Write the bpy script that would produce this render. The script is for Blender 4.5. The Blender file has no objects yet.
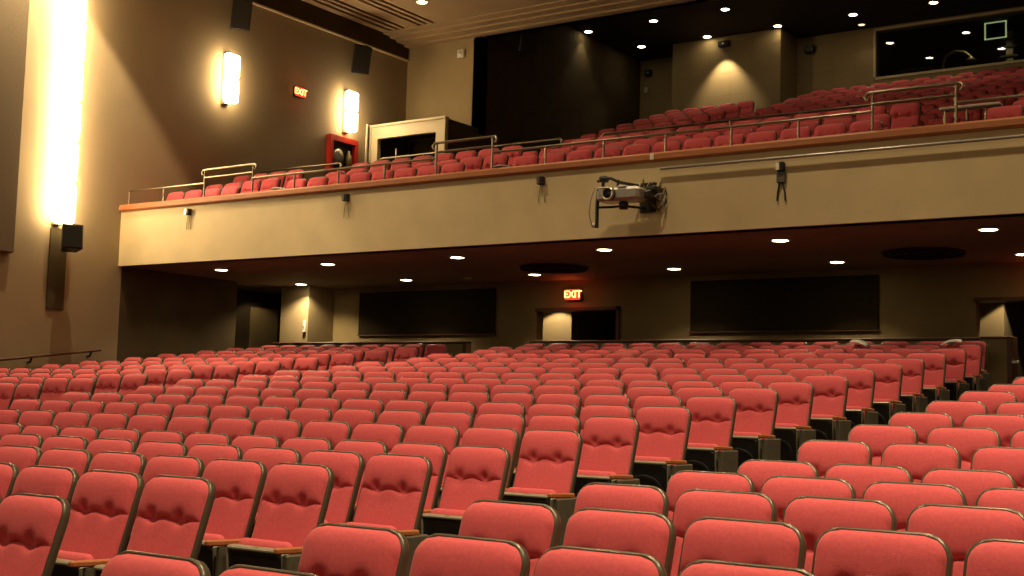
import bpy, math, random
from mathutils import Vector, Matrix
random.seed(7)
C = bpy.context.scene.collection
PI = math.pi
# house frame: x runs along the rows (left wall is negative), y runs from stage to the rear wall, z up; the camera's eye is the origin
ROW_Z = [-.484, -.417, -.363, -.319, -.272, -.157, -.05, .048, .153, .254, .34, .439, .54, .639, .74, .848, .953, 1.053, 1.15]
ROW_R0, ROW_DR = 3.976, .8502
EDGE_C = [-5.223, -5.158, -5.096, -5.043, -5.031, -4.975, -4.968, -4.939, -4.917, -4.879, -4.86, -4.81, -4.805, -4.774, -4.775, -4.753, -4.733, -4.75, -4.9]
EDGE_R = [-3.66, -3.51, -3.43, -3.36, -3.33, -3.29, -3.26, -3.25, -3.22, -3.19, -3.17, -3.15, -3.13, -3.11, -3.10, -3.08, -3.06, -3.04, -3.02]
EDGE_L = {8: -14.86, 9: -14.86, 10: -14.8, 11: -14.8, 12: -14.73, 13: -14.68, 14: -14.66, 15: -14.62, 16: -14.61, 17: -14.6, 18: -14.6}
SEAT_H = .98
ORD = ['zeroth', 'first', 'second', 'third', 'fourth', 'fifth', 'sixth', 'seventh', 'eighth', 'ninth', 'tenth', 'eleventh', 'twelfth', 'thirteenth', 'fourteenth', 'fifteenth', 'sixteenth', 'seventeenth', 'eighteenth', 'nineteenth', 'twentieth', 'twenty-first', 'twenty-second', 'twenty-third', 'twenty-fourth', 'twenty-fifth', 'twenty-sixth', 'twenty-seventh', 'twenty-eighth', 'twenty-ninth', 'thirtieth', 'thirty-first', 'thirty-second', 'thirty-third', 'thirty-fourth', 'thirty-fifth', 'thirty-sixth']

# ------------------------------------------------------------------ materials
def mat(name, col, rough=.6, metal=0., noise=0., nscale=30., bump=0., bscale=200., emit=None, estr=0., spec=.5, sheen=0., coat=0.):
    m = bpy.data.materials.new(name); m.use_nodes = True
    nt = m.node_tree; b = nt.nodes['Principled BSDF']
    b.inputs['Base Color'].default_value = (*col, 1); b.inputs['Roughness'].default_value = rough
    b.inputs['Metallic'].default_value = metal; b.inputs['Specular IOR Level'].default_value = spec
    if sheen: b.inputs['Sheen Weight'].default_value = sheen; b.inputs['Sheen Roughness'].default_value = .4; b.inputs['Sheen Tint'].default_value = (1, .6, .5, 1)
    if coat: b.inputs['Coat Weight'].default_value = coat
    tc = nt.nodes.new('ShaderNodeTexCoord')
    if noise:
        n = nt.nodes.new('ShaderNodeTexNoise'); n.inputs['Scale'].default_value = nscale; n.inputs['Detail'].default_value = 4
        nt.links.new(tc.outputs['Object'], n.inputs['Vector'])
        r = nt.nodes.new('ShaderNodeValToRGB')
        r.color_ramp.elements[0].position = .3; r.color_ramp.elements[1].position = .7
        r.color_ramp.elements[0].color = (*[c * (1 - noise) for c in col], 1); r.color_ramp.elements[1].color = (*[min(1, c * (1 + noise)) for c in col], 1)
        nt.links.new(n.outputs['Fac'], r.inputs['Fac']); nt.links.new(r.outputs['Color'], b.inputs['Base Color'])
    if bump:
        n2 = nt.nodes.new('ShaderNodeTexNoise'); n2.inputs['Scale'].default_value = bscale; n2.inputs['Detail'].default_value = 3
        nt.links.new(tc.outputs['Object'], n2.inputs['Vector'])
        bp = nt.nodes.new('ShaderNodeBump'); bp.inputs['Strength'].default_value = bump; bp.inputs['Distance'].default_value = .01
        nt.links.new(n2.outputs['Fac'], bp.inputs['Height']); nt.links.new(bp.outputs['Normal'], b.inputs['Normal'])
    if emit: b.inputs['Emission Color'].default_value = (*emit, 1); b.inputs['Emission Strength'].default_value = estr
    return m

def wood(name, col, scale=(3, 30, 30)):
    m = mat(name, col, .55); nt = m.node_tree; b = nt.nodes['Principled BSDF']
    tc = nt.nodes.new('ShaderNodeTexCoord'); mp = nt.nodes.new('ShaderNodeMapping'); mp.inputs['Scale'].default_value = scale
    n = nt.nodes.new('ShaderNodeTexNoise'); n.inputs['Scale'].default_value = 2; n.inputs['Detail'].default_value = 5; n.inputs['Distortion'].default_value = 1
    r = nt.nodes.new('ShaderNodeValToRGB'); r.color_ramp.elements[0].color = (*[c * .6 for c in col], 1); r.color_ramp.elements[1].color = (*[c * 1.25 for c in col], 1)
    nt.links.new(tc.outputs['Object'], mp.inputs['Vector']); nt.links.new(mp.outputs['Vector'], n.inputs['Vector'])
    nt.links.new(n.outputs['Fac'], r.inputs['Fac']); nt.links.new(r.outputs['Color'], b.inputs['Base Color'])
    return m

def block_wall(name, col, sx=2.4, sz=1.2):
    """painted wall covering with faint square panel joints"""
    m = mat(name, col, .85, bump=0); nt = m.node_tree; b = nt.nodes['Principled BSDF']
    tc = nt.nodes.new('ShaderNodeTexCoord'); mp = nt.nodes.new('ShaderNodeMapping'); mp.inputs['Rotation'].default_value = (PI / 2, 0, 0)
    br = nt.nodes.new('ShaderNodeTexBrick'); br.offset = 0
    br.inputs['Color1'].default_value = (*col, 1); br.inputs['Color2'].default_value = (*[c * .95 for c in col], 1); br.inputs['Mortar'].default_value = (*[c * .8 for c in col], 1)
    br.inputs['Scale'].default_value = 1; br.inputs['Brick Width'].default_value = .6; br.inputs['Row Height'].default_value = .6; br.inputs['Mortar Size'].default_value = .006
    nt.links.new(tc.outputs['Object'], mp.inputs['Vector']); nt.links.new(mp.outputs['Vector'], br.inputs['Vector'])
    n = nt.nodes.new('ShaderNodeTexNoise'); n.inputs['Scale'].default_value = 1.3; n.inputs['Detail'].default_value = 5
    mx = nt.nodes.new('ShaderNodeMixRGB'); mx.blend_type = 'MULTIPLY'; mx.inputs['Fac'].default_value = .25
    r = nt.nodes.new('ShaderNodeValToRGB'); r.color_ramp.elements[0].color = (.75, .72, .7, 1); r.color_ramp.elements[1].color = (1, 1, 1, 1)
    nt.links.new(tc.outputs['Object'], n.inputs['Vector']); nt.links.new(n.outputs['Fac'], r.inputs['Fac'])
    nt.links.new(br.outputs['Color'], mx.inputs[1]); nt.links.new(r.outputs['Color'], mx.inputs[2]); nt.links.new(mx.outputs['Color'], b.inputs['Base Color'])
    return m

M = dict(
    fabric=mat('red_fabric', (.64, .103, .115), .85, noise=.08, nscale=60, bump=.25, bscale=350, sheen=.25, spec=.2),
    rim=mat('bronze_plastic', (.11, .09, .058), .3, metal=.35, spec=.6),
    pan=mat('black_plastic', (.012, .012, .010), .38, noise=.3, nscale=20),
    lip=mat('olive_grey_plastic', (.28, .26, .18), .3),
    plate=mat('brass_plate', (.65, .52, .22), .3, metal=.8),
    support=mat('olive_grey_metal', (.10, .092, .06), .5, noise=.15, nscale=15),
    arm=wood('armrest_wood', (.45, .15, .045)),
    capwood=wood('rail_wood', (.42, .15, .05), (1, 12, 12)),
    darkwood=wood('brown_wood', (.11, .045, .02), (1, 12, 12)),
    fascia=mat('fascia_paint', (.60, .47, .25), .7, noise=.06, nscale=2.0, bump=.05, bscale=60),
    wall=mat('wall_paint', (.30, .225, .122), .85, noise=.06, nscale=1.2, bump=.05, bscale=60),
    walltan=mat('tan_wall_paint', (.34, .255, .125), .85, noise=.06, nscale=1.5),
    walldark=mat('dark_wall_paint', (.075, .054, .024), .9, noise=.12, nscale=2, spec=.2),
    rearwall=block_wall('rear_wall_covering', (.34, .25, .12)),
    floorrear=mat('under_balcony_wall', (.27, .195, .08), .85, noise=.08, nscale=2),
    acoustic=mat('acoustic_fabric', (.035, .025, .012), .95, noise=.2, nscale=60, spec=.05),
    acoustic2=mat('brown_acoustic_panel', (.15, .11, .06), .95, noise=.1, nscale=40),
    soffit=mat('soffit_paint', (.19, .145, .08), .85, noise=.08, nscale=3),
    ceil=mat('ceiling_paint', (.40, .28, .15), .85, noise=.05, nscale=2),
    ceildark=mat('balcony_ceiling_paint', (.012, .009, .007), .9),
    carpet=mat('dark_carpet', (.035, .018, .014), .95, noise=.3, nscale=90, bump=.3, bscale=300),
    black=mat('black_metal', (.012, .011, .010), .5),
    blackgloss=mat('black_grille', (.02, .018, .014), .35, noise=.3, nscale=80),
    railsteel=mat('rail_steel', (.30, .26, .18), .35, metal=1.),
    steel=mat('satin_steel', (.55, .5, .38), .3, metal=1.),
    silver=mat('silver_casing', (.45, .42, .36), .35, metal=.7),
    white=mat('white_plastic', (.7, .66, .55), .5),
    paper=mat('white_paper', (.85, .82, .72), .8),
    cream=mat('cream_trim', (.62, .52, .32), .6),
    redpaint=mat('red_paint', (.6, .03, .015), .45),
    glass=mat('lens_glass', (.01, .01, .015), .08, spec=.8),
    bulb=mat('lamp_glow', (1, .8, .5), .5, emit=(1, .80, .48), estr=14),
    sconce=mat('sconce_glow', (1, .85, .6), .5, emit=(1, .76, .44), estr=17),
    bulbdim=mat('dim_lamp_glow', (1, .8, .5), .5, emit=(1, .66, .3), estr=1.5),
    exitred=mat('exit_red_glow', (.5, .01, .01), .5, emit=(1, .02, .01), estr=1.3),
    exitlet=mat('exit_letter_glow', (1, .5, .1), .5, emit=(1, .36, .08), estr=3.2),
    screen=mat('screen_edge_glow', (.5, .6, .3), .5, emit=(.6, .7, .35), estr=.35),
    greenish=mat('dull_brass', (.3, .27, .12), .4, metal=.6),
)
pane = bpy.data.materials.new('window_glass'); pane.use_nodes = True
_nt = pane.node_tree; _nt.nodes.clear()
_o = _nt.nodes.new('ShaderNodeOutputMaterial'); _m = _nt.nodes.new('ShaderNodeMixShader'); _t = _nt.nodes.new('ShaderNodeBsdfTransparent'); _g = _nt.nodes.new('ShaderNodeBsdfGlossy')
_g.inputs['Roughness'].default_value = .0; _t.inputs['Color'].default_value = (.8, .82, .78, 1); _f = _nt.nodes.new('ShaderNodeFresnel'); _f.inputs['IOR'].default_value = 1.9
_nt.links.new(_f.outputs[0], _m.inputs[0]); _nt.links.new(_t.outputs[0], _m.inputs[1]); _nt.links.new(_g.outputs[0], _m.inputs[2]); _nt.links.new(_m.outputs[0], _o.inputs[0])
M['pane'] = pane

# ------------------------------------------------------------------ mesh building
class MB:
    def __init__(s): s.v = []; s.f = []; s.sm = []; s.mi = []; s.mats = []; s.cur = 0
    def use(s, m):
        if m not in s.mats: s.mats.append(m)
        s.cur = s.mats.index(m); return s
    def add(s, vs, fs, smooth=False, T=None):
        b = len(s.v)
        if T is not None: vs = [T @ Vector(p) for p in vs]
        s.v += [tuple(p) for p in vs]
        for f in fs:
            s.f.append([b + i for i in f]); s.sm.append(smooth if isinstance(smooth, bool) else False); s.mi.append(s.cur)
        return s
    def box(s, x0, x1, y0, y1, z0, z1, T=None, bev=0.):
        if bev <= 0:
            vs = [(x, y, z) for z in (z0, z1) for y in (y0, y1) for x in (x0, x1)]
            fs = [(0, 2, 3, 1), (4, 5, 7, 6), (0, 1, 5, 4), (2, 6, 7, 3), (0, 4, 6, 2), (1, 3, 7, 5)]
            return s.add(vs, fs, T=T)
        vs = []; b = min(bev, (x1 - x0) / 2.01, (y1 - y0) / 2.01, (z1 - z0) / 2.01)
        rings = [(z0, b), (z0 + b, 0), (z1 - b, 0), (z1, b)]
        for z, i in rings:
            X0, X1, Y0, Y1 = x0 + i, x1 - i, y0 + i, y1 - i; c = b if i == 0 else b * .5
            vs += [(X0 + c, Y0, z), (X1 - c, Y0, z), (X1, Y0 + c, z), (X1, Y1 - c, z), (X1 - c, Y1, z), (X0 + c, Y1, z), (X0, Y1 - c, z), (X0, Y0 + c, z)]
        fs = [tuple(range(7, -1, -1)), tuple(range(24, 32))]
        for k in range(3):
            for i in range(8):
                j = (i + 1) % 8; fs.append((k * 8 + i, k * 8 + j, k * 8 + 8 + j, k * 8 + 8 + i))
        return s.add(vs, fs, T=T)
    def lathe(s, prof, n=20, T=None, smooth=True, caps=True):
        """prof: list of (radius, z) revolved about z"""
        vs = []; fs = []
        for r, z in prof:
            for i in range(n):
                a = 2 * PI * i / n; vs.append((r * math.cos(a), r * math.sin(a), z))
        for k in range(len(prof) - 1):
            for i in range(n):
                j = (i + 1) % n; fs.append((k * n + i, k * n + j, (k + 1) * n + j, (k + 1) * n + i))
        s.add(vs, fs, smooth, T)
        m = len(prof)
        if not caps: return s
        if prof[0][0] > 1e-6: s.add([vs[i] for i in range(n)], [tuple(range(n - 1, -1, -1))], False, T)
        if prof[-1][0] > 1e-6: s.add([vs[(m - 1) * n + i] for i in range(n)], [tuple(range(n))], False, T)
        return s
    def tube(s, pts, r, n=8):
        """a round tube through the points"""
        P = [Vector(p) for p in pts]; vs = []; fs = []
        up0 = None
        for i, p in enumerate(P):
            d = (P[min(i + 1, len(P) - 1)] - P[max(i - 1, 0)]).normalized()
            u = d.cross(Vector((0, 0, 1))) if up0 is None else up0 - d * up0.dot(d)
            if u.length < 1e-4: u = d.cross(Vector((0, 1, 0)))
            u.normalize(); up0 = u; w = d.cross(u)
            for k in range(n):
                a = 2 * PI * k / n; vs.append(p + u * r * math.cos(a) + w * r * math.sin(a))
        for i in range(len(P) - 1):
            for k in range(n):
                j = (k + 1) % n; fs.append((i * n + k, i * n + j, (i + 1) * n + j, (i + 1) * n + k))
        s.add(vs, fs, True)
        s.add(vs[:n], [tuple(range(n - 1, -1, -1))]); s.add(vs[-n:], [tuple(range(n))])
        return s
    def mesh(s, name):
        me = bpy.data.meshes.new(name); me.from_pydata(s.v, [], s.f)
        for m in s.mats: me.materials.append(m)
        me.polygons.foreach_set('use_smooth', s.sm); me.polygons.foreach_set('material_index', s.mi)
        me.update(); return me
    def obj(s, name, parent=None, loc=None):
        o = bpy.data.objects.new(name, s.mesh(name)); C.objects.link(o)
        if parent is not None: o.parent = parent
        if loc: o.location = loc
        return o

def tag(o, label=None, cat=None, group=None, kind=None):
    if label: o['label'] = label
    if cat: o['category'] = cat
    if group: o['group'] = group
    if kind: o['kind'] = kind
    return o
def thing(name, label, cat, loc=(0, 0, 0), rz=0., group=None):
    o = bpy.data.objects.new(name, None); C.objects.link(o); o.location = loc; o.rotation_euler = (0, 0, rz); o.empty_display_size = .1
    return tag(o, label, cat, group)
def struct(name, mb): return tag(mb.obj(name), kind='structure')
def B(m): return MB().use(M[m] if isinstance(m, str) else m)

# ------------------------------------------------------------------ the theatre seat (front towards -y, root on the floor)
def outline(hw, h, rt, rb, n=7, grow=0.):
    pts = []
    hw += grow; top = h + grow; bot = -grow
    for cx, cz, r, a0 in ((hw - rt, top - rt, rt, 0), (-hw + rt, top - rt, rt, PI / 2), (-hw + rb, bot + rb, rb, PI), (hw - rb, bot + rb, rb, 1.5 * PI)):
        for i in range(n):
            a = a0 + PI / 2 * i / (n - 1); pts.append((cx + r * math.cos(a), cz + r * math.sin(a)))
    return pts
def slab(mb, hw, h, rt, rb, y0, y1, bev, T, n=7, dome=0.):
    """rounded rectangle slab in the x-z plane, front face at y0 (smaller), back face at y1"""
    rings = [(y1, -bev), (y1 - bev, 0), (y0 + bev, 0), (y0 + bev * .3, -bev * .3), (y0, -bev)]
    vs = []; N = 4 * n
    for y, g in rings:
        vs += [(x, y, z) for x, z in outline(hw, h, rt, rb, n, g)]
    fs = []
    for k in range(len(rings) - 1):
        for i in range(N):
            j = (i + 1) % N; fs.append((k * N + i, k * N + j, (k + 1) * N + j, (k + 1) * N + i))
    mb.add(vs, fs, True, T)
    mb.add(vs[:N], [tuple(range(N))], False, T); mb.add(vs[-N:], [tuple(range(N - 1, -1, -1))], False, T)
HW = .25; BH = .59
TILT = math.radians(18)
TB = Matrix.Translation((0, .12, .42)) @ Matrix.Rotation(-TILT, 4, 'X')
def cushion(mb, nx=36, nz=48):
    """back cushion: bulging upper pad with two tufts and a scalloped crease, smoother lower pad"""
    vs = []; fs = []; hw = HW - .013; h = BH - .014; R = .084; nl = int(nz * .5)
    for j in range(nz + 1):
        for i in range(nx + 1):
            u = math.sin((i / nx * 2 - 1) * PI / 2) * .55 + (i / nx * 2 - 1) * .45
            crease = .345 + .009 * math.cos(u * PI / .44)
            if j <= nl:
                q = 1 - (1 - j / nl) ** 1.5; v = .008 + (crease - .008) * q
                p = .030 * (max(0, 1 - (1 - q) ** 6) ** .5) * (1 - math.exp(-(crease - v) / .010) * .55)
            else:
                q = ((j - nl) / (nz - nl)) ** 1.4; v = crease + .001 + (h - crease - .001) * q
                p = .060 * (max(0, 1 - q ** 5) ** .5) * (1 - math.exp(-(v - crease) / .012) * .5 - math.exp(-(v - crease) / .06) * .32)
            w = hw - R + math.sqrt(max(0, R * R - (v - (h - R)) ** 2)) if v > h - R else hw
            ex = max(0, 1 - abs(u) ** 5) ** .5
            for tx in (-.44, .44):
                d2 = ((u - tx) * hw) ** 2 + ((v - .360) * .9) ** 2
                p -= .045 * math.exp(-d2 / (.026 ** 2)) + .012 * math.exp(-d2 / (.055 ** 2))
            vs.append((u * w, -.0285 - max(.002, p) * ex, v))
    for j in range(nz):
        for i in range(nx):
            a = j * (nx + 1) + i; fs.append((a, a + 1, a + nx + 2, a + nx + 1))
    mb.add(vs, fs, True, TB)
def back_shell(mb, n=7): slab(mb, HW, BH, .095, .04, -.028, .018, .008, TB, n)
TS = Matrix.Translation((0, .03, .125)) @ Matrix.Rotation(math.radians(4), 4, 'X')
def seat_shell(mb, n=6):
    # folded-up seat: dished plastic underside faces the stage
    mb.use(M['pan']); slab(mb, HW - .035, .40, .05, .09, -.085, -.02, .02, TS, n)
    vs = []; N = 20                                        # recessed oval lip of the underside
    for k, (a, b, y) in enumerate(((.17, .13, -.0855), (.155, .115, -.094), (.13, .09, -.0856), (.08, .05, -.0858))):
        vs += [(a * math.cos(2 * PI * i / N), y, .17 + b * math.sin(2 * PI * i / N)) for i in range(N)]
    fs = [(k * N + i, k * N + (i + 1) % N, (k + 1) * N + (i + 1) % N, (k + 1) * N + i) for k in range(3) for i in range(N)]
    mb.add(vs, fs, True, TS)
    mb.use(M['lip']); mb.box(-HW + .032, HW - .032, -.092, -.028, .385, .409, TS, .008)
    mb.use(M['lip']); mb.box(-HW + .026, -HW + .042, -.09, -.03, .1, .39, TS, .006); mb.box(HW - .042, HW - .026, -.09, -.03, .1, .39, TS, .006)
    mb.use(M['plate']); mb.box(-.022, .022, -.075, -.05, .409, .4115, TS)
def seat_cushion(mb, n=6): slab(mb, HW - .04, .44, .05, .05, -.03, .045, .03, TS, n)
def armrest(mb, x=.268):
    T = Matrix.Translation((x, 0, .53)) @ Matrix.Rotation(math.radians(-2), 4, 'X')
    mb.box(-.02, .02, -.19, .13, -.017, .017, T, .008)
def support(mb, x=.27):
    mb.box(x - .014, x + .014, -.10, .17, .03, .512, None, .006); mb.box(x - .019, x + .019, -.13, .19, 0, .03, None, .008)
def end_panel(mb, x=.285):
    mb.box(x - .022, x + .022, -.13, .20, 0, .512, None, .008); mb.box(x - .026, x + .026, -.15, .22, 0, .02)
def aisle_lamp(mb, x=.285):
    T = Matrix.Translation((x + .022, -.04, .13)) @ Matrix.Rotation(PI / 2, 4, 'Y'); mb.lathe([(.026, 0), (.026, .012), (.018, .02), (0, .022)], 14, T)

SEATM = {}
def sm(key, fn, m):
    mb = B(m); fn(mb); SEATM[key] = mb.mesh(key); return SEATM[key]
sm('back_shell', back_shell, 'rim'); sm('back_cushion', cushion, 'fabric'); sm('seat_shell', seat_shell, 'pan'); sm('seat_cushion', seat_cushion, 'fabric')
sm('armrest', armrest, 'arm'); sm('side_support', support, 'support'); sm('end_panel', end_panel, 'support'); sm('aisle_light', aisle_lamp, 'steel')
sm('armrest_left', lambda b: armrest(b, -.268), 'arm'); sm('end_panel_left', lambda b: end_panel(b, -.285), 'support')

def make_seat(end=None, lamp=False):
    t = bpy.data.objects.new('theatre_seat', None); C.objects.link(t); t.empty_display_size = .1
    names = ['back_shell', 'back_cushion', 'seat_shell', 'seat_cushion', 'armrest', 'end_panel' if end == 'right' else 'side_support']
    for k in names:
        o = bpy.data.objects.new(k, SEATM[k]); C.objects.link(o); o.parent = t
    if end == 'left':
        for k in ('armrest', 'end_panel'):
            o = bpy.data.objects.new(k, SEATM[k + '_left']); C.objects.link(o); o.parent = t
    if lamp:
        o = bpy.data.objects.new('aisle_light', SEATM['aisle_light']); C.objects.link(o); o.parent = t
    return t
PROTO = {}
def seat_copy(end, lamp, loc, sx, rz, label, group):
    k = (end, lamp)
    if k not in PROTO:
        t = PROTO[k] = make_seat(end, lamp); first = True
    else:
        src = PROTO[k]; t = src.copy(); C.objects.link(t)
        for ch in list(src.children):
            c = ch.copy(); C.objects.link(c); c.parent = t
    t.location = loc; t.scale = (sx, 1, 1); t.rotation_euler = (0, 0, rz); tag(t, label, 'seat', group)
    return t

# seat list: (id, x, y, z, width scale, end, lamp, label, group)
SEATS = []
W_ODD, W_EVEN = .5575, .538
CAM_R = Vector((0.8266725135812103, 0.5620083871943538, 0.027552277810102426)); CAM_U = Vector((0.02908870549588662, -0.09158512319727556, 0.995372298399706)); CAM_F = Vector((-0.5619309588391596, 0.8220454597722325, 0.09205900046145137))
def in_frame(x, y, z, margin):
    """does a seat whose back top stands here fall inside the picture (plus a margin in pixels)?"""
    v = Vector((x, y, z)); d = v.dot(CAM_F)
    if d < 1.5: return False
    px = 512 + 1300 * v.dot(CAM_R) / d; py = 288 - 1300 * v.dot(CAM_U) / d; hw = 1300 * .34 / d
    return -margin - hw < px < 1024 + margin + hw and py < 576 + margin
def add_seat(key, x, r, ztop, w, end, lamp, label, group):
    if not in_frame(x, r, ztop, 220 if key[0] in 'CL' else 120): return
    SEATS.append((key, x, r - .30, ztop - SEAT_H, (w - .042) / .50, end, lamp, label, group))
for n in range(-1, 19):                                     # right block, nearest the camera
    z = ROW_Z[n] if n >= 0 else -.545
    r = ROW_R0 + n * ROW_DR; e = EDGE_R[n] if n >= 0 else -3.83; w = .553
    xmax = .35 * r - 2.1 if n < 5 else .35 * r - 2.6
    k = 0
    while True:
        x = e + (k + .5) * w - .02
        if x > 2.2 or (n < 0 and k > 1) or (n == 0 and k > 4): break
        pos = 'right beside the aisle' if k == 0 else '%s from its aisle' % ORD[k + 1]
        add_seat(('R', n, k), x, r, z, w - (.02 if n > 4 else 0), 'left' if k == 0 else None, False, 'red theatre seat in the right block, %s row, %s' % (ORD[n + 2], pos), 'theatre seats of the right-hand block')
        k += 1
for n in range(19):                                         # centre block
    w = W_ODD if n % 2 else W_EVEN
    for k in range(15):
        x = EDGE_C[n] - (k + .5) * w + .05
        pos = 'right beside the aisle' if k == 0 else ('left end of row' if k == 14 else '%s from right aisle' % ORD[k + 1])
        add_seat(('C', n, k), x, ROW_R0 + n * ROW_DR, ROW_Z[n], w, 'right' if k == 0 else ('left' if k == 14 else None), k == 0 and n % 2 == 0, 'red theatre seat in the centre block, %s row, %s' % (ORD[n + 1], pos), 'theatre seats of the centre block')
for n in range(8, 19):                                      # left block along the side wall
    w = .555 if n % 2 else .54
    for k in range(9):
        x = EDGE_L[n] - (k + .5) * w + .05
        pos = 'right beside the aisle' if k == 0 else ('against the side wall' if k == 8 else '%s from the aisle' % ORD[k + 1])
        add_seat(('L', n, k), x, ROW_R0 + n * ROW_DR, ROW_Z[n], w, 'right' if k == 0 else ('left' if k == 8 else None), False, 'red theatre seat in the left block, %s row, %s' % (ORD[n - 7], pos), 'theatre seats of the left block')
# balcony
BF = [(16.95, 4.0), (17.8, 4.27), (18.65, 4.6)]
for j, (r, z) in enumerate(BF):
    for si, (a, b) in enumerate(((-19.75, -17.35), (-16.55, -12.35), (-11.6, -5.55), (-4.3, -2.2))):
        w = .50 if j % 2 == 0 else .52
        m = int((b - a) / w)
        for k in range(m):
            x = a + (k + .5) * w + (.12 if j == 1 else 0)
            add_seat(('B', j, si, k), x, r, z, w, None, False, 'red balcony seat, %s row behind rail, %s seat of %s section from left' % (ORD[j + 1], ORD[k + 1], ORD[si + 1]), 'balcony seats behind the rail')
for j in range(13):
    r = 20.9 + .845 * j; z = 4.75 + .291 * j
    for si, (a, b) in enumerate(((-15.9, -12.85), (-12.2, -5.6), (-4.8, -3.2))):
        if j == 12 and si == 0: continue
        w = .52
        for k in range(int((b - a) / w)):
            x = a + (k + .5) * w
            add_seat(('U', j, si, k), x, r, z, w, None, False, 'red upper balcony seat, %s tier row, %s seat of %s section' % (ORD[j + 1], ORD[k + 1], ORD[si + 1]), 'upper balcony seats')
#STUFFSET
# the 300 seats that show largest; the other seats become one mass
INDIV_TEXT = '''B 0 0:3;B 0 1:0,1,2,3,4,5,6,7;B 0 2:0,1,2,3,4,5,6,7,8,9,10,11;B 0 3:0;B 1 0:2,3;B 1 1:6,7;B 1 2:3,5,6,7,8,9,10;B 2 0:3;B 2 1:5,7;B 2 2:4,5,6,7,8,9,10,11;C 0:0;C 1:0,1,2,3;C 2:0,1,2,3,4,5;C 3:0,1,2,3,4,5,6,7;C 4:0,1,2,3,4,5,6,7,8,9,10;C 5:0,1,2,3,4,5,6,7,8,9,10,11,12;C 6:0,1,2,3,4,5,6,7,8,9,10,11,12,13,14;C 7:0,1,2,3,4,5,6,7,8,9,10,11,12,13,14;C 8:0,1,2,3,4,5,6,7,8,9,10,11,12,13,14;C 9:0,1,2,3,4,5,6,7,8,9,10,11,12,13,14;C 10:0,1,2,3,4,5,6,7,8,9,10,11,12,13,14;C 11:0,1,2,3,4,5,6,7,8,9,10,11,12,13,14;C 12:0,1,2,3,4,5,6,7,8,9,10,11,12,13,14;C 13:0,1,2,3,4,5,6,7,8,9,10;C 14:0,1,2,3,4,5,7,8,12;C 15:0,1,2,3,4,5,6,7,8,9,10,11,12;C 16:0,1,2,3,4,5;C 17:0,1,2,5,6;C 18:0;L 8:0,1;L 9:0,1,2;L 10:0,1;L 11:0,1;L 12:0,1;L 13:0,1;L 14:0,1;L 15:0,1;L 16:0,1;L 17:0;L 18:0;R -1:0,1;R 0:0,1,2,3;R 1:0,1,2,3,4;R 2:0,1,2,3;R 3:0,1,2,3;R 4:0,1,2;R 5:0,1,2;R 6:0,1,2;R 7:0,1;R 8:0,1;R 9:0;R 10:0;U 1 1:11;U 2 1:11;U 3 1:11;U 6 1:11;U 8 0:4;U 9 0:4;U 10 0:4;U 11 0:4'''
INDIV = set(tuple([p.split(':')[0].split()[0]] + [int(q) for q in p.split(':')[0].split()[1:]] + [int(i)]) for p in INDIV_TEXT.split(';') for i in p.split(':')[1].split(','))
stuff_mb = MB()
def low_seat(mb, T):
    mb.use(M['rim']); slab(mb, HW, BH, .095, .04, -.028, .018, .008, T @ TB, 4)
    c = MB(); cushion(c, 12, 14); mb.use(M['fabric']); mb.add(c.v, c.f, True, T)
    mb.use(M['fabric']); slab(mb, HW - .04, .40, .05, .05, -.03, .045, .03, T @ TS, 3)
    mb.use(M['pan']); slab(mb, HW - .035, .40, .05, .09, -.085, -.02, .02, T @ TS, 3)
    mb.use(M['support']); support(mb2 := MB().use(M['support'])); mb.add(mb2.v, mb2.f, False, T)
    a = MB(); armrest(a); mb.use(M['arm']); mb.add(a.v, a.f, False, T)
for (key, x, y, z, sx, end, lamp, label, group) in SEATS:
    if INDIV is None or key in INDIV:
        o = seat_copy(end, lamp, (x, y, z), sx, random.uniform(-.012, .012), label, group)
    else:
        low_seat(stuff_mb, Matrix.Translation((x, y, z)) @ Matrix.Diagonal((sx, 1, 1, 1)))
if stuff_mb.v:
    tag(stuff_mb.obj('theatre_seat_mass'), 'farthest rows of red theatre seats at the rear and up in the balcony', 'seats', kind='stuff')

# ------------------------------------------------------------------ room shell
fl = B('carpet')                                            # stepped floor
FZ = [ROW_Z[n] - SEAT_H for n in range(19)]
fl.box(-20.2, 2.6, -7, ROW_R0 - .75, -2.2, FZ[0] - .06)
for n in range(19):
    y0 = ROW_R0 + n * ROW_DR - .75; y1 = y0 + ROW_DR if n < 18 else 21.05
    fl.box(-20.2, 2.6, y0, y1 + .02 if n < 18 else y1, -2.2, FZ[n])
fl.box(-22, 2.6, 19.0, 25, -1.0, .165)
struct('floor', fl)
bfz = [3.02, 3.29, 3.62]
bfl = B('carpet')
bfl.box(-20, 2.6, 16.25, 17.05, 2.6, bfz[0]); bfl.box(-20, 2.6, 17.05, 17.9, 2.6, bfz[1]); bfl.box(-20, 2.6, 17.9, 20.1, 2.6, bfz[2])
for j in range(13):
    r = 20.9 + .845 * j; bfl.box(-17.7 if r > 24.3 else -20, 2.6, r - .78, r + .07 if j < 12 else 32.1, 2.6 if j < 2 else 2.4, 4.75 + .291 * j - SEAT_H)
struct('floor_balcony', bfl)
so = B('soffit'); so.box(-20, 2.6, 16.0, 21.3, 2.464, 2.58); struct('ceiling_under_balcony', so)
fa = B('fascia'); fa.box(-20, 2.6, 15.94, 16.2, 2.464, 3.49); struct('wall_balcony_front', fa)
fc = B('capwood'); fc.box(-20, 2.6, 15.88, 16.27, 3.49, 3.62, bev=.03); struct('trim_1', fc)
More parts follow.
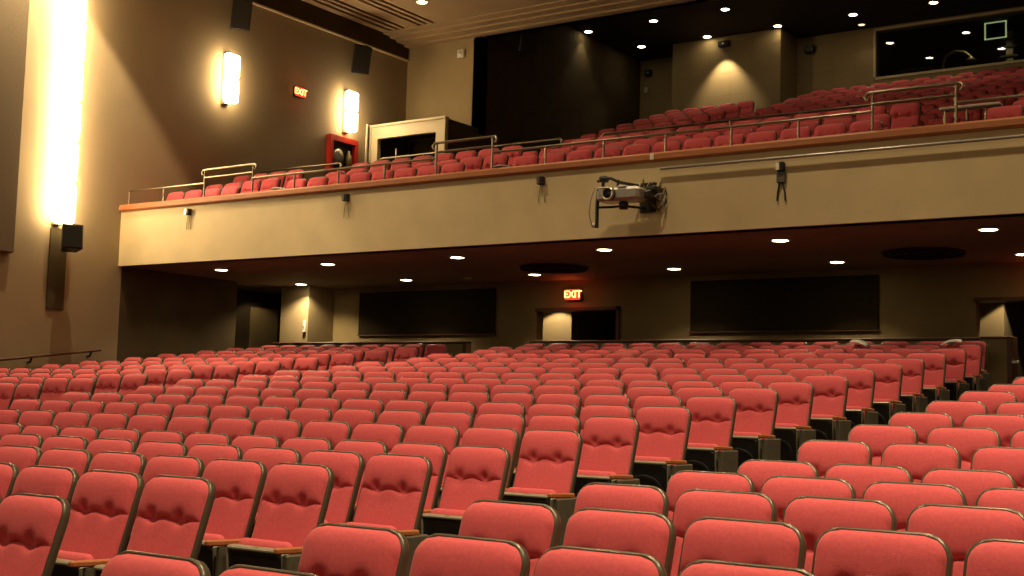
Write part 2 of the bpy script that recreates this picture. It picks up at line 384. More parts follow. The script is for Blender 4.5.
# side wall
wl = B('wall')
wl.box(-20.4, -19.9, -7, 24.5, 2.464, 8.9); wl.box(-20.4, -19.9, -7, 16.02, -2.2, 2.464)
struct('wall_left', wl)
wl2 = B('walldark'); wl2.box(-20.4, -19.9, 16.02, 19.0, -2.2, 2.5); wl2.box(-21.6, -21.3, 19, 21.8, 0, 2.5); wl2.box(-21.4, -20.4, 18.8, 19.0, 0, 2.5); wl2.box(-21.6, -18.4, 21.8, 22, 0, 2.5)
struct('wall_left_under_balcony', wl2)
sl = B('soffit'); sl.box(-21.6, -20, 19, 22, 2.47, 2.6); struct('ceiling_alcove', sl)
dp = B('floorrear'); dp.box(-21.3, -21.25, 20.72, 21.6, .17, 2.1); struct('door_1', dp)
# upper ledge and frieze on the side wall
lg = B('cream'); lg.box(-20, -19.83, 4, 24.28, 8.39, 8.425); struct('trim_2', lg)
fz = B('walldark'); fz.box(-20, -19.87, -7, 24.28, 8.43, 8.87); struct('trim_3', fz)
pnl = B('acoustic2'); pnl.box(-20, -19.77, 4, 13.62, 2.44, 8.38, bev=.02); struct('wall_left_panel', pnl)
# rear wall under the balcony
def wall_y(mb, y0, y1, x0, x1, z0, z1, holes):
    xs = sorted(holes); cx = x0
    for hx0, hx1, hz0, hz1 in xs:
        mb.box(cx, hx0, y0, y1, z0, z1)
        if hz1 < z1: mb.box(hx0, hx1, y0, y1, hz1, z1)
        if hz0 > z0: mb.box(hx0, hx1, y0, y1, z0, hz0)
        cx = hx1
    mb.box(cx, x1, y0, y1, z0, z1)
wb = B('floorrear'); wall_y(wb, 21.05, 21.3, -19.1, 2.6, 0, 2.47, [(-13.8, -11.94, 0, 1.94), (-5.5, -3.1, 0, 1.94)])
struct('wall_back_under_balcony', wb)
pr = B('walltan'); pr.box(-19.85, -19.05, 20.25, 21.8, .16, 2.47); struct('wall_rear_pier', pr)
df = B('darkwood')
for x0, x1 in ((-13.8, -11.94), (-5.5, -3.1)):
    df.box(x1 - .06, x1, 21.0, 21.32, .165, 1.94); df.box(x0, x1, 21.0, 21.32, 1.88, 1.94)
struct('trim_4', df)
# vestibules behind the two openings
vs = B('walltan')
vs.box(-15.4, -13.95, 22.6, 24, .16, 2.5); vs.box(-7.5, -5.42, 22.5, 24, .16, 2.5)
struct('wall_vestibule_piers', vs)
vd = B('walldark'); vd.box(-15.6, -2, 24, 24.2, .16, 2.5); vd.box(-15.6, -15.4, 21.3, 24, .16, 2.5); vd.box(-10.6, -10.4, 21.3, 24, .16, 2.5); vd.box(-2.2, -2, 21.3, 24, .16, 2.5); vd.box(-8.2, -8.0, 21.3, 24, .16, 2.5)
vd.box(-15.6, -2, 21.3, 24.2, 2.36, 2.5); struct('wall_vestibule', vd)
# acoustic panels on the rear wall
for i, (x0, x1, z0, z1, lab) in enumerate(((-18.29, -14.76, 1.46, 2.36, 'black acoustic panel on the rear wall left of the lit exit doorway'), (-10.47, -7.05, 1.45, 2.36, 'black acoustic panel on the rear wall right of the lit exit doorway'))):
    t = thing('acoustic_panel', lab, 'wall panel', ((x0 + x1) / 2, 21.05, z0), group='black acoustic panels on the rear wall')
    h = (x1 - x0) / 2
    B('acoustic').box(-h, h, -.06, -.01, 0, z1 - z0, bev=.01).obj('fabric_face', t)
    B('darkwood').box(-h - .02, h + .02, -.065, -.01, -.02, 0).obj('bottom_edge', t)
# ceilings
ce = B('ceil')
slots = [(-19.66, -19.56), (-19.44, -19.34), (-19.24, -19.14), (-18.76, -18.66), (-18.56, -18.46), (-18.36, -18.26)]
cx = -20.4
for a, b in slots: ce.box(cx, a, -7, 24.0, 8.87, 9.0); cx = b
ce.box(cx, 2.6, -7, 24.0, 8.87, 9.0); ce.box(-20.4, 2.6, 24.0, 24.3, 8.87, 9.0); ce.box(-20.4, -18, -7, 5, 8.98, 9.0)
struct('ceiling_main', ce)
sl = B('acoustic'); sl.box(-19.9, -18.1, -7, 24.0, 9.0, 9.1); struct('ceiling_slot_void', sl)
co = B('ceil')
for y0, y1, z0 in ((23.3, 24.5, 8.84), (23.55, 24.5, 8.80), (23.8, 24.5, 8.76), (24.1, 24.5, 8.72)): co.box(-20, 2.6, y0, y1, z0, 8.9)
co.box(-20, 2.6, 24.3, 24.5, 8.72, 10.2)
struct('trim_5', co)
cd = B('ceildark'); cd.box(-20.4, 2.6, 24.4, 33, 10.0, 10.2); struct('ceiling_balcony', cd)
# upper walls at the rear of the balcony
wc = B('walltan'); wc.box(-20, -17.7, 24.3, 24.6, 6.4, 10.1); struct('wall_balcony_corner', wc)
wd = B('walldark'); wd.box(-17.9, -17.7, 24.3, 32.2, 3, 10.1); struct('wall_balcony_left', wd)
wr = B('rearwall'); wall_y(wr, 32.1, 32.4, -17.9, 2.6, 3, 10.1, [(-10.84, -4.2, 8.68, 9.9)]); struct('wall_back', wr)
pp = B('rearwall'); pp.box(-16.1, -12.98, 31.0, 32.1, 4, 10.0); struct('wall_rear_pilaster', pp)
wr2 = B('wall'); wr2.box(2.6, 2.9, -7, 33, -2.2, 10.1); struct('wall_right', wr2)
wf = B('walldark'); wf.box(-20.4, 2.9, -7.3, -7, -2.2, 9.1); struct('wall_front', wf)
# control booth window and interior
wn = B('cream'); wn.box(-10.9, -4.14, 32.06, 32.1, 8.62, 8.68); wn.box(-10.9, -4.14, 32.06, 32.1, 9.9, 9.95); wn.box(-10.9, -10.84, 32.06, 32.1, 8.62, 9.95); struct('window_1', wn)
gl = B('pane'); gl.box(-10.84, -4.2, 32.2, 32.215, 8.68, 9.9); struct('window_2', gl)
bo = B('walldark'); bo.box(-11.2, -3.9, 35.4, 35.6, 7.5, 10.3); bo.box(-11.4, -11.2, 32.4, 35.6, 7.5, 10.3); bo.box(-3.9, -3.7, 32.4, 35.6, 7.5, 10.3); bo.box(-11.2, -3.9, 32.4, 35.6, 10.2, 10.3); bo.box(-11.2, -3.9, 32.4, 35.6, 7.4, 7.5)
struct('wall_booth', bo)

# ------------------------------------------------------------------ lamps
def spot(loc, target, power, angle, blend=.4, col=(1, .78, .48), r=.06):
    l = bpy.data.lights.new('lamp', 'SPOT'); l.energy = power; l.spot_size = math.radians(angle); l.spot_blend = blend; l.color = col; l.shadow_soft_size = r
    o = bpy.data.objects.new('spot_lamp', l); C.objects.link(o); o.location = loc
    o.rotation_euler = (Vector(target) - Vector(loc)).to_track_quat('-Z', 'Y').to_euler(); return o
def downlight(x, y, z, label, group, power, angle, rad=.09, glow='bulb', aim=None, blend=.5):
    t = thing('ceiling_light', label, 'light', (x, y, z), group=group)
    B('white').lathe([(rad + .03, 0), (rad + .03, -.008), (rad, -.012), (rad, 0)], 24).obj('trim_ring', t)
    B(glow).lathe([(rad - .004, -.002), (rad - .006, -.012), (rad * .6, -.016), (0, -.018)], 24).obj('lens', t)
    if power: spot((x, y, z - .04), aim or (x, y, z - 3), power, angle, blend)
    return t
for i, x in enumerate((-18.39, -15.69, -12.82, -10.01, -7.15, -4.31, -1.5)):
    if x > -4: spot((x, 17.13, 2.44), (x, 17.13, 0), 26, 120); continue
    downlight(x, 17.13, 2.464, 'bright round light in the ceiling under the balcony, front row, %s from left' % ORD[i + 1], 'front row of lights under the balcony', 30, 125, .115)
for i, x in enumerate((-18.94, -16.12, -13.09, -10.23, -7.34, -4.5)):
    downlight(x, 19.88, 2.464, 'bright round light in the ceiling under the balcony, rear row, %s from left' % ORD[i + 1], 'rear row of lights under the balcony', 40 if i else 90, 115 if i else 140, .11)
for i, x in enumerate((-17.5, -15.55, -13.55)):
    downlight(x, 28.85, 10.0, 'bright downlight in the dark balcony ceiling, nearer row, %s from left' % ORD[i + 1], 'downlights in the dark balcony ceiling', 16, 80, .10)
for i, x in enumerate((-16.95, -14.97, -12.97, -10.98, -8.99)):
    downlight(x, 30.78, 10.0, 'bright downlight in the dark balcony ceiling, farther row, %s from left' % ORD[i + 1], 'downlights in the dark balcony ceiling', (14, 12, 8, 14, 14)[i], (50, 60, 50, 80, 80)[i], .10, aim=(x, 29.4 if i < 3 else 30.78, 7))
for x in (-10.5, -8.58): downlight(x, 28.85, 10.0, 'balcony ceiling downlight mirrored in the booth window glass, %s one' % ('left' if x < -10 else 'right'), 'downlights mirrored in the booth glass', 14, 80, .10)
spot((-14.52, 30.62, 9.62), (-14.5, 31.15, 7.6), 75, 84, .7, r=.03)
downlight(-11.08, 31.69, 10.0, 'small dim downlight close to the rear balcony wall beside the booth window', None, 2, 90, .08, 'bulbdim')
for x in (-6.5,): spot((x, 28.85, 9.9), (x, 28.85, 5), 14, 80)
downlight(-17.58, 21.89, 8.87, 'lone round light in the tan main ceiling beside the dark slots', None, 60, 100, .11)
# the unseen rest of the house lights over the stalls and the row of lamps by the stage
HOUSE = {3: (230, 280, 360, 820, 950), 8: (380, 270, 260, 600, 700), 13: (460, 440, 420, 440, 440), 17: (60, 110, 110, 110, 90)}
for y, row in HOUSE.items():
    for x, p in zip((-15.6, -12, -7.5, -3, 1), row): spot((x, y, 8.8), (x + (.5 if x < -15 else 0), y + (.5 if y < 15 else -.6), 0), p, 100 if y < 10 else 84, .8, r=.15)
for x in (-14, -8, -2): spot((x, -4, 8.4), (x - 1, 10, 0), 220, 80, .7, r=.25)
spot((-18.6, 14.0, 8.8), (-18.9, 13.6, 0), 750, 88, .2, r=.04)
# added fill lamp in the side alcove, then the two vestibule lamps
spot((-20.7, 20.6, 2.4), (-21.2, 21.0, 0), 5, 120)  # unseen fill, added so the alcove door does not go black
spot((-14.25, 22.15, 2.3), (-14.25, 22.25, 0), 36, 105, .15, r=.03)
spot((-5.2, 22.1, 2.3), (-5.2, 22.2, 0), 24, 100, .15, r=.03)

# wall sconces: a steel back pan carrying glowing diffuser blocks
def sconce(y, z0, z1, nseg, label, group=None, wd=.19):
    t = thing('wall_light', label, 'wall light', (-19.9, y, z0), group=group)
    B('steel').box(0, .12, -.09, .09, -.03, z1 - z0 + .03, bev=.01).obj('back_pan', t)
    h = (z1 - z0) / nseg
    for k in range(nseg):
        d = B('sconce').box(.12, .26, -wd, wd, k * h + .008, (k + 1) * h - .008, bev=.04).obj('diffuser', t)
        B('steel').box(.26, .272, -.02, .02, k * h + h * .5 - .012, k * h + h * .5 + .012, bev=.004).obj('clip', d)
    return t
sconce(14.5, 3.08, 8.3, 7, 'tall glowing strip of stacked lamps on the side wall left of the balcony', None, .24)
sconce(18.38, 6.1, 7.12, 2, 'short glowing wall light high on side wall, nearer the balcony front', 'short glowing wall lights over the balcony')
sconce(22.1, 6.22, 7.15, 2, 'short glowing wall light high on side wall, above the red cabinet', 'short glowing wall lights over the balcony')

def speaker(x, y, z, w, h, d, rz, tilt, label, group=None):
    t = thing('loudspeaker', label, 'speaker', (x, y, z), rz, group)
    T = Matrix.Rotation(tilt, 4, 'X')
    b = MB().use(M['black'])                               # wedge cabinet, front towards -y
    vs = [(-w / 2, -d / 2, -h / 2), (w / 2, -d / 2, -h / 2), (w * .36, d / 2, -h / 2), (-w * .36, d / 2, -h / 2), (-w / 2, -d / 2, h / 2), (w / 2, -d / 2, h / 2), (w * .36, d / 2, h / 2), (-w * .36, d / 2, h / 2)]
    b.add(vs, [(3, 2, 1, 0), (4, 5, 6, 7), (0, 1, 5, 4), (1, 2, 6, 5), (2, 3, 7, 6), (3, 0, 4, 7)], T=T); b.obj('cabinet', t)
    B('blackgloss').box(-w / 2 + .015, w / 2 - .015, -d / 2 - .018, -d / 2, -h / 2 + .015, h / 2 - .015, T, .008).obj('grille', t)
    br = B('steel'); br.tube([T @ Vector((0, d / 2 - .01, .05)), T @ Vector((0, d / 2 + .1, .05)), T @ Vector((0, d / 2 + .2, .0))], .018); br.obj('wall_bracket', t)
    return t
speaker(-19.5, 14.55, 2.80, .36, .44, .30, math.radians(65), math.radians(-8), 'black wedge loudspeaker directly under the tall glowing strip')
speaker(-19.54, 18.38, 7.95, .40, .62, .34, math.radians(55), math.radians(24), 'black loudspeaker tilted down above the middle glowing wall light', 'tilted loudspeakers near the ceiling')
speaker(-19.54, 22.15, 7.9, .40, .62, .34, math.radians(55), math.radians(24), 'black loudspeaker tilted down above the wall light by the red cabinet', 'tilted loudspeakers near the ceiling')
speaker(-17.2, 25.46, 8.9, .45, .65, .34, math.radians(60), math.radians(14), 'black loudspeaker on the dark balcony wall beside the tan corner')
bb = B('walldark'); bb.box(-19.9, -19.87, 14.4, 14.76, 1.54, 3.0, bev=.005); tag(bb.obj('backing_board'), 'dark brown board on the side wall below the wedge loudspeaker', 'wall panel')

# exit signs
def exit_sign(loc, rz, label, s=1.):
    t = thing('exit_sign', label, 'sign', loc, rz, 'glowing exit signs')
    B('black').box(-.17 * s, .17 * s, -.02, .05, -.11 * s, .11 * s, bev=.01).obj('housing', t)
    B('exitred').box(-.155 * s, .155 * s, -.028, -.02, -.098 * s, .098 * s).obj('red_face', t)
    cu = bpy.data.curves.new('lettering', 'FONT'); cu.body = 'EXIT'; cu.size = .19 * s; cu.align_x = 'CENTER'; cu.align_y = 'CENTER'; cu.extrude = .003; cu.offset = .003
    cu.materials.append(M['exitlet']); tmp = bpy.data.objects.new('lettering_curve', cu); C.objects.link(tmp); bpy.context.view_layer.update()
    me = bpy.data.meshes.new_from_object(tmp.evaluated_get(bpy.context.evaluated_depsgraph_get())); C.objects.unlink(tmp); bpy.data.objects.remove(tmp)
    o = bpy.data.objects.new('lettering', me); C.objects.link(o); o.parent = t; o.location = (0, -.033, 0); o.rotation_euler = (PI / 2, 0, 0)
    return t
exit_sign((-12.92, 20.98, 2.18), 0, 'glowing red exit sign over the lit middle doorway under the balcony')
exit_sign((-19.84, 20.53, 6.8), PI / 2, 'glowing red exit sign on the side wall between two wall lights')
exit_sign((-4.27, 20.98, 2.18), 0, 'glowing red exit sign over the right doorway at the photo edge')
for p in ((-12.92, 20.85, 2.15), (-4.27, 20.85, 2.15), (-19.75, 20.53, 6.8)):
    l = bpy.data.lights.new('exit_glow', 'POINT'); l.energy = 1.2; l.color = (1, .05, .02); l.shadow_soft_size = .05
    o = bpy.data.objects.new('exit_glow', l); C.objects.link(o); o.location = p

# ------------------------------------------------------------------ balcony front: rail, fixtures, projector
t = thing('balcony_rail', 'steel tube guard rail with posts along the balcony front', 'railing', (0, 16.0, 3.62))
B('railsteel').tube([(-19.78, 0, .27), (-17.72, 0, .27)], .02).obj('top_tube', t)
for a, b in ((-16.5, -12.45), (-11.37, -5.45), (-4.4, 2.4)): B('railsteel').tube([(a, 0, .27), (b, 0, .27)], .02).obj('top_tube', t)
for a, b in ((-17.72, -16.5), (-12.45, -11.37), (-5.47, -4.4)):
    B('railsteel').tube([(a - .05, 0, .42), (a - .08, 0, .47), (a - .04, 0, .51), (a, 0, .515), (b, 0, .515), (b + .05, 0, .51), (b + .08, 0, .47), (b + .05, 0, .42)], .021).obj('raised_tube', t)
    B('railsteel').tube([(a, 0, .37), (b, 0, .37)], .018).obj('middle_tube', t)
for x in (-19.76, -18.8, -17.72, -16.5, -15.5, -14.5, -13.5, -12.45, -11.37, -10.4, -9.4, -8.4, -7.4, -6.44, -5.45, -4.4, -3.4, -2.4):
    h = .515 if x in (-17.72, -16.5, -12.45, -11.37, -5.45, -4.4) else .27
    B('railsteel').tube([(x, 0, -.01), (x, 0, h)], .017).obj('post', t)
for a, b, lab in ((-19.6, -17.35, 'steel cross rail behind third balcony row, left piece ending at the red cabinet'), (-16.3, -12.15, 'steel cross rail behind third balcony row, middle piece in front of the box entry'), (-11.3, -5.3, 'long steel cross rail behind third balcony row, right-hand piece')):
    t = thing('cross_rail', lab, 'railing', ((a + b) / 2, 19.2, 3.6), group='cross rails behind the third balcony row')
    h = (b - a) / 2; zz = 1.18
    B('railsteel').tube([(-h, 0, zz - .08), (-h - .03, 0, zz - .03), (-h + .03, 0, zz), (h - .03, 0, zz), (h + .03, 0, zz - .03), (h, 0, zz - .08)], .021).obj('top_tube', t)
    k = int(2 * h / 1.3) + 1
    for i in range(k + 1):
        x = -h + 2 * h * i / k; B('railsteel').tube([(x, 0, 0), (x, 0, zz)], .017).obj('post', t)
pi_ = B('silver'); pi_.tube([(-8.4, 15.86, 3.37), (2.3, 15.86, 3.37)], .022)
tag(pi_.obj('conduit_pipe'), 'thin metal conduit running under the wooden cap on the right half of the balcony', 'pipe')
for i, (x, z) in enumerate(((-18.0, 3.33), (-14.22, 3.33), (-10.4, 3.32), (-6.64, 3.22))):
    big = i == 3
    t = thing('bracket_box', 'small dark bracket box with two hanging straps on balcony front, %s from left' % ORD[i + 1], 'wall fixture', (x, 15.94, z), group='bracket boxes along the balcony front')
    B('black').box(-.05, .05, -.09, 0, -.02, .10, bev=.01).obj('box', t)
    B('steel').box(-.048, .0, -.096, -.09, -.01, .09, bev=.002).obj('cover_plate', t)
    if big: B('support').box(-.06, .06, -.05, 0, -.17, -.03, bev=.008).obj('lower_plate', t)
    d = -.17 if big else -.04
    for sx in (-1, 1): B('greenish' if not big else 'black').tube([(.02 * sx, -.03, d), (.05 * sx, -.02, d - .13), (.055 * sx, -.02, d - .24)], .007 if not big else .012, 6).obj('strap', t)
tg = B('white'); tg.box(-.03, .03, -.012, 0, -.04, .05, bev=.005); o = tg.obj('label_tag', loc=(-8.55, 15.885, 3.55)); tag(o, 'small white tag on the wooden balcony cap above the projector', 'tag')

t = thing('projector_rig', 'silver video projector in a bracket with looping cables on the balcony front', 'projector', (-8.93, 15.55, 2.98), math.radians(2))
B('silver').box(-.24, .42, -.14, .2, -.09, .10, bev=.04).obj('casing', t)
T = Matrix.Translation((-.02, -.14, .0)) @ Matrix.Rotation(PI / 2, 4, 'X')
ln = B('black').lathe([(.095, 0), (.095, .05), (.085, .07), (.065, .07), (.055, .03), (0, .03)], 24, T).obj('lens_barrel', t)
B('steel').lathe([(.097, .045), (.1, .06), (.09, .076), (.07, .074), (.07, .045)], 24, T, caps=False).obj('lens_ring', ln)
B('glass').lathe([(.056, .05), (.04, .06), (0, .064)], 20, T).obj('lens', ln)
B('white').box(-.22, -.1, -.13, .1, .095, .115, bev=.008).obj('top_vent', t); B('white').box(.08, .22, -.13, .1, .095, .115, bev=.008).obj('top_vent', t)
yk = B('black'); yk.tube([(-.28, 0, .22), (-.2, -.05, .25), (-.05, -.05, .24), (.05, 0, .19), (.2, .1, .16), (.3, .38, .16)], .022); yk.tube([(-.2, 0, .1), (-.2, 0, .25)], .025); yk.tube([(.02, 0, .1), (.05, 0, .22)], .02); yk.box(-.25, -.13, -.06, .06, .2, .29, bev=.02)
yk.obj('top_bracket', t)
lp = B('black'); lp.tube([(-.26, -.02, .1), (-.27, -.03, -.1), (-.27, -.03, -.44)], .028); lp.tube([(-.27, -.02, -.15), (-.05, -.02, -.16), (.12, 0, -.15), (.3, .38, -.14)], .018); lp.lathe([(0, -.05), (.06, -.05), (.07, 0), (.06, .05), (0, .05)], 16, Matrix.Translation((.14, -.02, -.15)))
lp.obj('lower_bracket', t)
B('white').lathe([(0, -.03), (.028, -.03), (.03, 0), (.02, .03), (0, .03)], 12, Matrix.Translation((-.33, -.02, -.40))).obj('adjust_knob', t)
B('silver').tube([(-.29, -.08, .12), (-.34, -.1, -.05), (-.36, -.1, -.25), (-.33, -.05, -.42)], .009, 6).obj('cable', t)
for k in range(9):
    a = random.uniform(.3, .55); z0 = random.uniform(-.12, .12); pts = [(a, .1, z0)]
    for q in range(5): pts.append((min(.62, a + .05 * q + random.uniform(-.04, .06)), .15 + .05 * q, z0 + random.uniform(-.13, .13)))
    B(('black', 'silver', 'greenish')[k % 3]).tube(pts, random.uniform(.006, .012), 6).obj('cable', t)
cl = B('blackgloss'); cl.box(.38, .5, .05, .3, -.05, .06, bev=.02); cl.box(.48, .58, .1, .34, .05, .13, bev=.02); cl.obj('clamp', t)
B('black').box(.2, .45, .34, .40, -.2, .22, bev=.01).obj('wall_plate', t)

# ------------------------------------------------------------------ balcony entry box, cabinet, conduits
t = thing('entry_vestibule', 'box-like entry vestibule with cream frame and dark opening at left of balcony', 'doorway', (-18.8, 23.0, 3.75))
fr = B('cream'); fr.box(-1.12, -.86, 0, .12, 0, 2.79); fr.box(.86, 1.12, 0, .12, 0, 2.79); fr.box(-.86, .86, 0, .12, 2.46, 2.79); fr.box(-1.15, 1.15, -.04, .14, 2.74, 2.80, bev=.01); fr.obj('door_frame', t)
bx = B('walldark'); bx.box(1.0, 1.1, .12, 1.3, 0, 2.77); bx.box(-1.12, -1.0, .12, 1.3, 0, 2.77); bx.box(-1.0, 1.0, .12, 1.3, 2.68, 2.77); bx.box(-1.0, 1.0, 1.35, 1.4, 0, 2.77); bx.obj('box_wall', t)
B('steel').tube([(-.7, .5, 0), (-.7, .5, 2.3)], .02).obj('door_edge', t)
t = thing('fire_cabinet', 'red framed glass fire cabinet low on the side wall above balcony seats', 'cabinet', (-19.9, 21.98, 5.2))
fr = B('redpaint'); w = .47
fr.box(0, .14, -w, -w + .1, 0, .86); fr.box(0, .14, w - .1, w, 0, .86); fr.box(0, .14, -w + .1, w - .1, .74, .86); fr.box(0, .14, -w + .1, w - .1, 0, .1); fr.obj('frame', t)
B('black').box(0, .03, -w + .1, w - .1, .1, .74).obj('back_panel', t)
B('greenish').lathe([(0, 0), (.07, 0), (.07, .36), (.03, .42), (.03, .48), (0, .48)], 16, Matrix.Translation((.09, .2, .1))).obj('extinguisher', t)
B('silver').lathe([(.06, -.04), (.16, -.04), (.17, 0), (.16, .04), (.06, .04)], 20, Matrix.Translation((.08, -.16, .4)) @ Matrix.Rotation(PI / 2, 4, 'Y')).obj('hose_reel', t)
for i, y in enumerate((22.85, 22.98)):
    o = B('cream').tube([(-19.87, y, 4.4), (-19.87, y, 6.55)], .025).obj('wall_conduit'); tag(o, 'thin pale conduit on the side wall beside the entry vestibule, %s one' % ('left' if i == 0 else 'right'), 'pipe', 'conduits beside the entry vestibule')
# white boxes and small devices
def device(name, loc, size, m, label, cat, rz=0):
    t = thing(name, label, cat, loc, rz); a, b, c = size
    B(m).box(-a, a, -b, 0, -c, c, bev=.015).obj('housing', t)
    B('steel' if m != 'steel' else 'white').lathe([(0, 0), (min(a, c) * .45, 0), (min(a, c) * .4, .012), (0, .014)], 14, Matrix.Translation((0, -b, 0)) @ Matrix.Rotation(PI / 2, 4, 'X')).obj('sensor', t); return t
device('wall_box', (-18.24, 24.3, 8.37), (.1, .08, .1), 'white', 'small white square box on the tan corner wall above the vestibule', 'wall fixture')
device('wall_camera', (-17.4, 32.1, 9.6), (.1, .12, .09), 'black', 'small black device on the far dark balcony wall under a downlight', 'wall fixture')
device('wall_sensor', (-17.5, 32.1, 9.13), (.05, .05, .08), 'white', 'small pale sensor low on the far balcony wall', 'wall fixture')
device('twin_spot', (-14.55, 31.0, 9.78), (.16, .12, .08), 'black', 'small black twin fixture on the lit pilaster under the downlight', 'wall fixture')
device('wall_fixture', (-12.6, 32.1, 9.65), (.12, .14, .1), 'black', 'small black fixture on the rear balcony wall right of the pilaster', 'wall fixture')
device('intercom_box', (-19.12, 20.25, 1.6), (.04, .05, .13), 'white', 'small pale intercom box on the lit rear pier under the balcony', 'wall fixture')
device('smoke_detector', (-14.69, 20.02, 2.47), (.08, .08, .03), 'cream', 'small round pale detector in the ceiling under the balcony', 'detector')
for i, (x, y) in enumerate(((-12.1, 18.97), (-5.75, 19.16))):
    t = thing('ceiling_vent', 'large round dark air vent under the balcony, %s one' % ('left' if i == 0 else 'right'), 'vent', (x, y, 2.464), group='round vents under the balcony')
    for k, rr in enumerate((.6, .48, .36, .24, .12)):
        B('acoustic').lathe([(rr, 0), (rr - .02, -.05 + .006 * k), (rr - .05, -.05 + .006 * k), (rr - .06, 0)], 32).obj('ring_vane', t)
    B('black').lathe([(.62, -.001), (.62, -.008), (.0, -.008)], 32).obj('backing', t)

# ------------------------------------------------------------------ parapet behind the last row, hand rail, papers
t = thing('rear_parapet', 'low wall with brown wooden cap behind the last centre rows', 'low wall', (-9.14, 19.85, .165))
B('floorrear').box(-4.0, 4.0, 0, .1, 0, 1.03).obj('panel', t); B('darkwood').box(-4.0, 4.03, -.04, .14, 1.03, 1.075, bev=.01).obj('wood_cap', t)
t = thing('parapet_end', 'brown wooden-edged end panel of the parapet beside the right aisle', 'low wall', (-4.86, 19.7, .165))
B('floorrear').box(-.2, .16, 0, .3, 0, 1.04).obj('panel', t); e = B('darkwood'); e.box(.16, .23, -.02, .32, 0, 1.08, bev=.008); e.box(-.22, .2, -.02, .32, 1.04, 1.08, bev=.008); e.obj('wood_edge', t)
B('white').box(.23, .33, -.05, .02, .68, .72, bev=.008).obj('small_shelf', t)
t = thing('rear_parapet', 'low wall with brown wooden cap and post behind the left block', 'low wall', (-17.1, 19.85, .165))
B('floorrear').box(-2.6, 2.5, 0, .1, 0, 1.03).obj('panel', t); e = B('darkwood'); e.box(2.46, 2.54, -.04, .14, 0, 1.075, bev=.008); e.box(-2.6, 2.54, -.04, .14, 1.03, 1.075, bev=.01); e.obj('wood_cap', t)
t = thing('hand_rail', 'thin dark hand rail sloping along the side wall beside the left seats', 'railing', (-19.9, 13.5, 0))
B('darkwood').tube([(.12, -3, .25), (.12, .1, .60), (.12, 2.05, .86)], .025).obj('rail', t)
for y, z in ((.6, .665), (1.85, .83)): B('black').tube([(0, y, z - .1), (.08, y, z - .09), (.12, y, z - .01)], .02).obj('bracket', t)
def paper(name, loc, w, d, rot, label):
    mb = B('paper'); n = 6; vs = []; fs = []
    for k, zz in enumerate((0, -.012)):
        for i in range(n + 1):
            u = i / n - .5
            for j in (-.5, .5): vs.append((u * w, j * d, .05 * (1 - 4 * u * u) * .6 + zz))
    m = 2 * (n + 1)
    for i in range(n):
        a = 2 * i; fs += [(a, a + 2, a + 3, a + 1), (m + a, m + a + 1, m + a + 3, m + a + 2), (a, m + a, m + a + 2, a + 2), (a + 1, a + 3, m + a + 3, m + a + 1)]
    fs += [(0, 1, m + 1, m), (2 * n, m + 2 * n, m + 2 * n + 1, 2 * n + 1)]
    mb.add(vs, fs, True); o = mb.obj(name, loc=loc); o.rotation_euler = rot; return tag(o, label, 'paper')
paper('paper_sheet', (-6.42, 18.31, 1.075), .26, .12, (.3, .28, 0), 'white paper draped over a rear centre seat back, left of the other sheet')
paper('paper_sheet', (-5.12, 18.31, 1.075), .28, .12, (.3, -.2, .1), 'white paper draped over a rear centre seat back nearest the right aisle')
paper('programme', (-17.1, 17.25, 3.93), .28, .2, (.1, 0, 0), 'white programme lying at the aisle in the left balcony front rows')
paper('programme', (-12.05, 17.25, 3.93), .3, .2, (.1, 0, 0), 'white programme lying on a middle balcony seat at the aisle')
t = thing('lit_aisle_rail', 'short hand rail in the right balcony aisle, its lit top painted white', 'board', (-4.55, 17.1, 3.02))  # aisle rail catching the light; its brightness is put in as white colour
B('paper').box(-.35, .42, -.1, .08, 1.04, 1.07, bev=.005).obj('board', t)  # flat white strip for the lit top of the rail
for x in (-.3, -.02, .22): B('steel').tube([(x, 0, 0), (x, 0, 1.04)], .014).obj('leg', t)
B('steel').tube([(-.33, 0, .85), (.25, 0, .85)], .012).obj('stretcher', t)

# ------------------------------------------------------------------ inside the control booth
t = thing('booth_desk', 'dark desk inside the control booth behind the window', 'desk', (-8.0, 33.2, 7.52))
B('black').box(-2.6, 3.2, -.35, .35, 1.27, 1.34, bev=.01).obj('desk_top', t)
for x in (-2.5, 3.1): B('black').box(x - .03, x + .03, -.3, .3, 0, 1.28).obj('leg', t)
t = thing('monitor', 'booth monitor with a pale glowing edge hanging behind the window glass', 'monitor', (-8.1, 33.0, 9.76))
f_ = B('screen'); f_.box(-.27, .27, -.02, 0, -.22, -.19); f_.box(-.27, .27, -.02, 0, .19, .22); f_.box(-.27, -.235, -.02, 0, -.2, .2); f_.box(.235, .27, -.02, 0, -.2, .2); f_.obj('bezel', t)
B('glass').box(-.235, .235, -.005, .03, -.2, .2).obj('screen', t); B('steel').tube([(0, .04, .1), (0, .1, .3), (0, .1, .35)], .015).obj('mount', t)
t = thing('equipment_rack', 'pale slim equipment stand inside the booth right of the monitor', 'rack', (-7.98, 34.0, 7.52))
B('cream').box(-.09, .09, -.1, .1, 0, 2.45, bev=.01).obj('post', t)
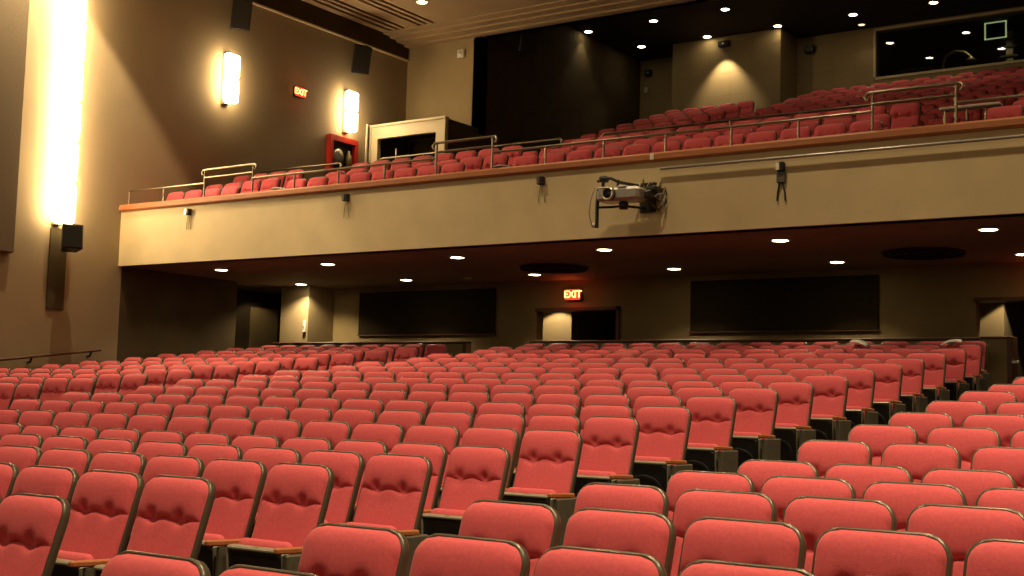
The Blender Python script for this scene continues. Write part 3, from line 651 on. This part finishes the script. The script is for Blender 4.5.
for z in (1.75, 2.0, 2.2): B('support').box(-.22, .22, -.15, .1, z, z + .06, bev=.01).obj('shelf', t)
t = thing('desk_lamp', 'arched booth desk lamp with pale shade behind the glass', 'lamp', (-9.1, 33.1, 8.868))
B('greenish').tube([(-.3, 0, 0), (-.34, 0, .2), (-.25, 0, .42), (-.02, 0, .52), (.22, 0, .46), (.38, 0, .3)], .035).obj('arm', t)
B('greenish').lathe([(.03, .12), (.1, .04), (.15, 0), (.14, -.01)], 16, Matrix.Translation((.36, 0, .22))).obj('shade', t); B('black').lathe([(0, 0), (.12, 0), (.12, .03), (0, .04)], 16, Matrix.Translation((-.3, 0, 0))).obj('base', t)
t = thing('mixing_console', 'low sound console on the booth desk left of the desk lamp', 'console', (-10.15, 33.0, 8.868))
B('black').box(-.5, .5, -.2, .2, 0, .12, bev=.02).obj('body', t)
for k in range(8): B('silver').box(-.42 + k * .12, -.38 + k * .12, -.15, -.1, .12, .14).obj('fader', t)
spot((-8.6, 33.0, 10.1), (-8.6, 33.2, 8), 22, 130)

# ------------------------------------------------------------------ camera, world, view
R2, U2, F2 = CAM_R, CAM_U, CAM_F
cam = bpy.data.cameras.new('camera'); co_ = bpy.data.objects.new('camera', cam); C.objects.link(co_)
co_.matrix_world = Matrix(((R2.x, U2.x, -F2.x, 0), (R2.y, U2.y, -F2.y, 0), (R2.z, U2.z, -F2.z, 0), (0, 0, 0, 1)))
cam.sensor_width = 36; cam.lens = 1300 * 36 / 1024; cam.clip_start = .05
bpy.context.scene.camera = co_
w = bpy.data.worlds.new('world'); bpy.context.scene.world = w; w.use_nodes = True
w.node_tree.nodes['Background'].inputs[0].default_value = (1, .75, .5, 1); w.node_tree.nodes['Background'].inputs[1].default_value = .02
vs_ = bpy.context.scene.view_settings; vs_.view_transform = 'Standard'; vs_.look = 'None'; vs_.gamma = 1; vs_.exposure = 1.0
sc = bpy.context.scene; sc.cycles.use_denoising = True; sc.cycles.max_bounces = 6; sc.cycles.diffuse_bounces = 4
try: sc.cycles.use_light_tree = True
except Exception: pass
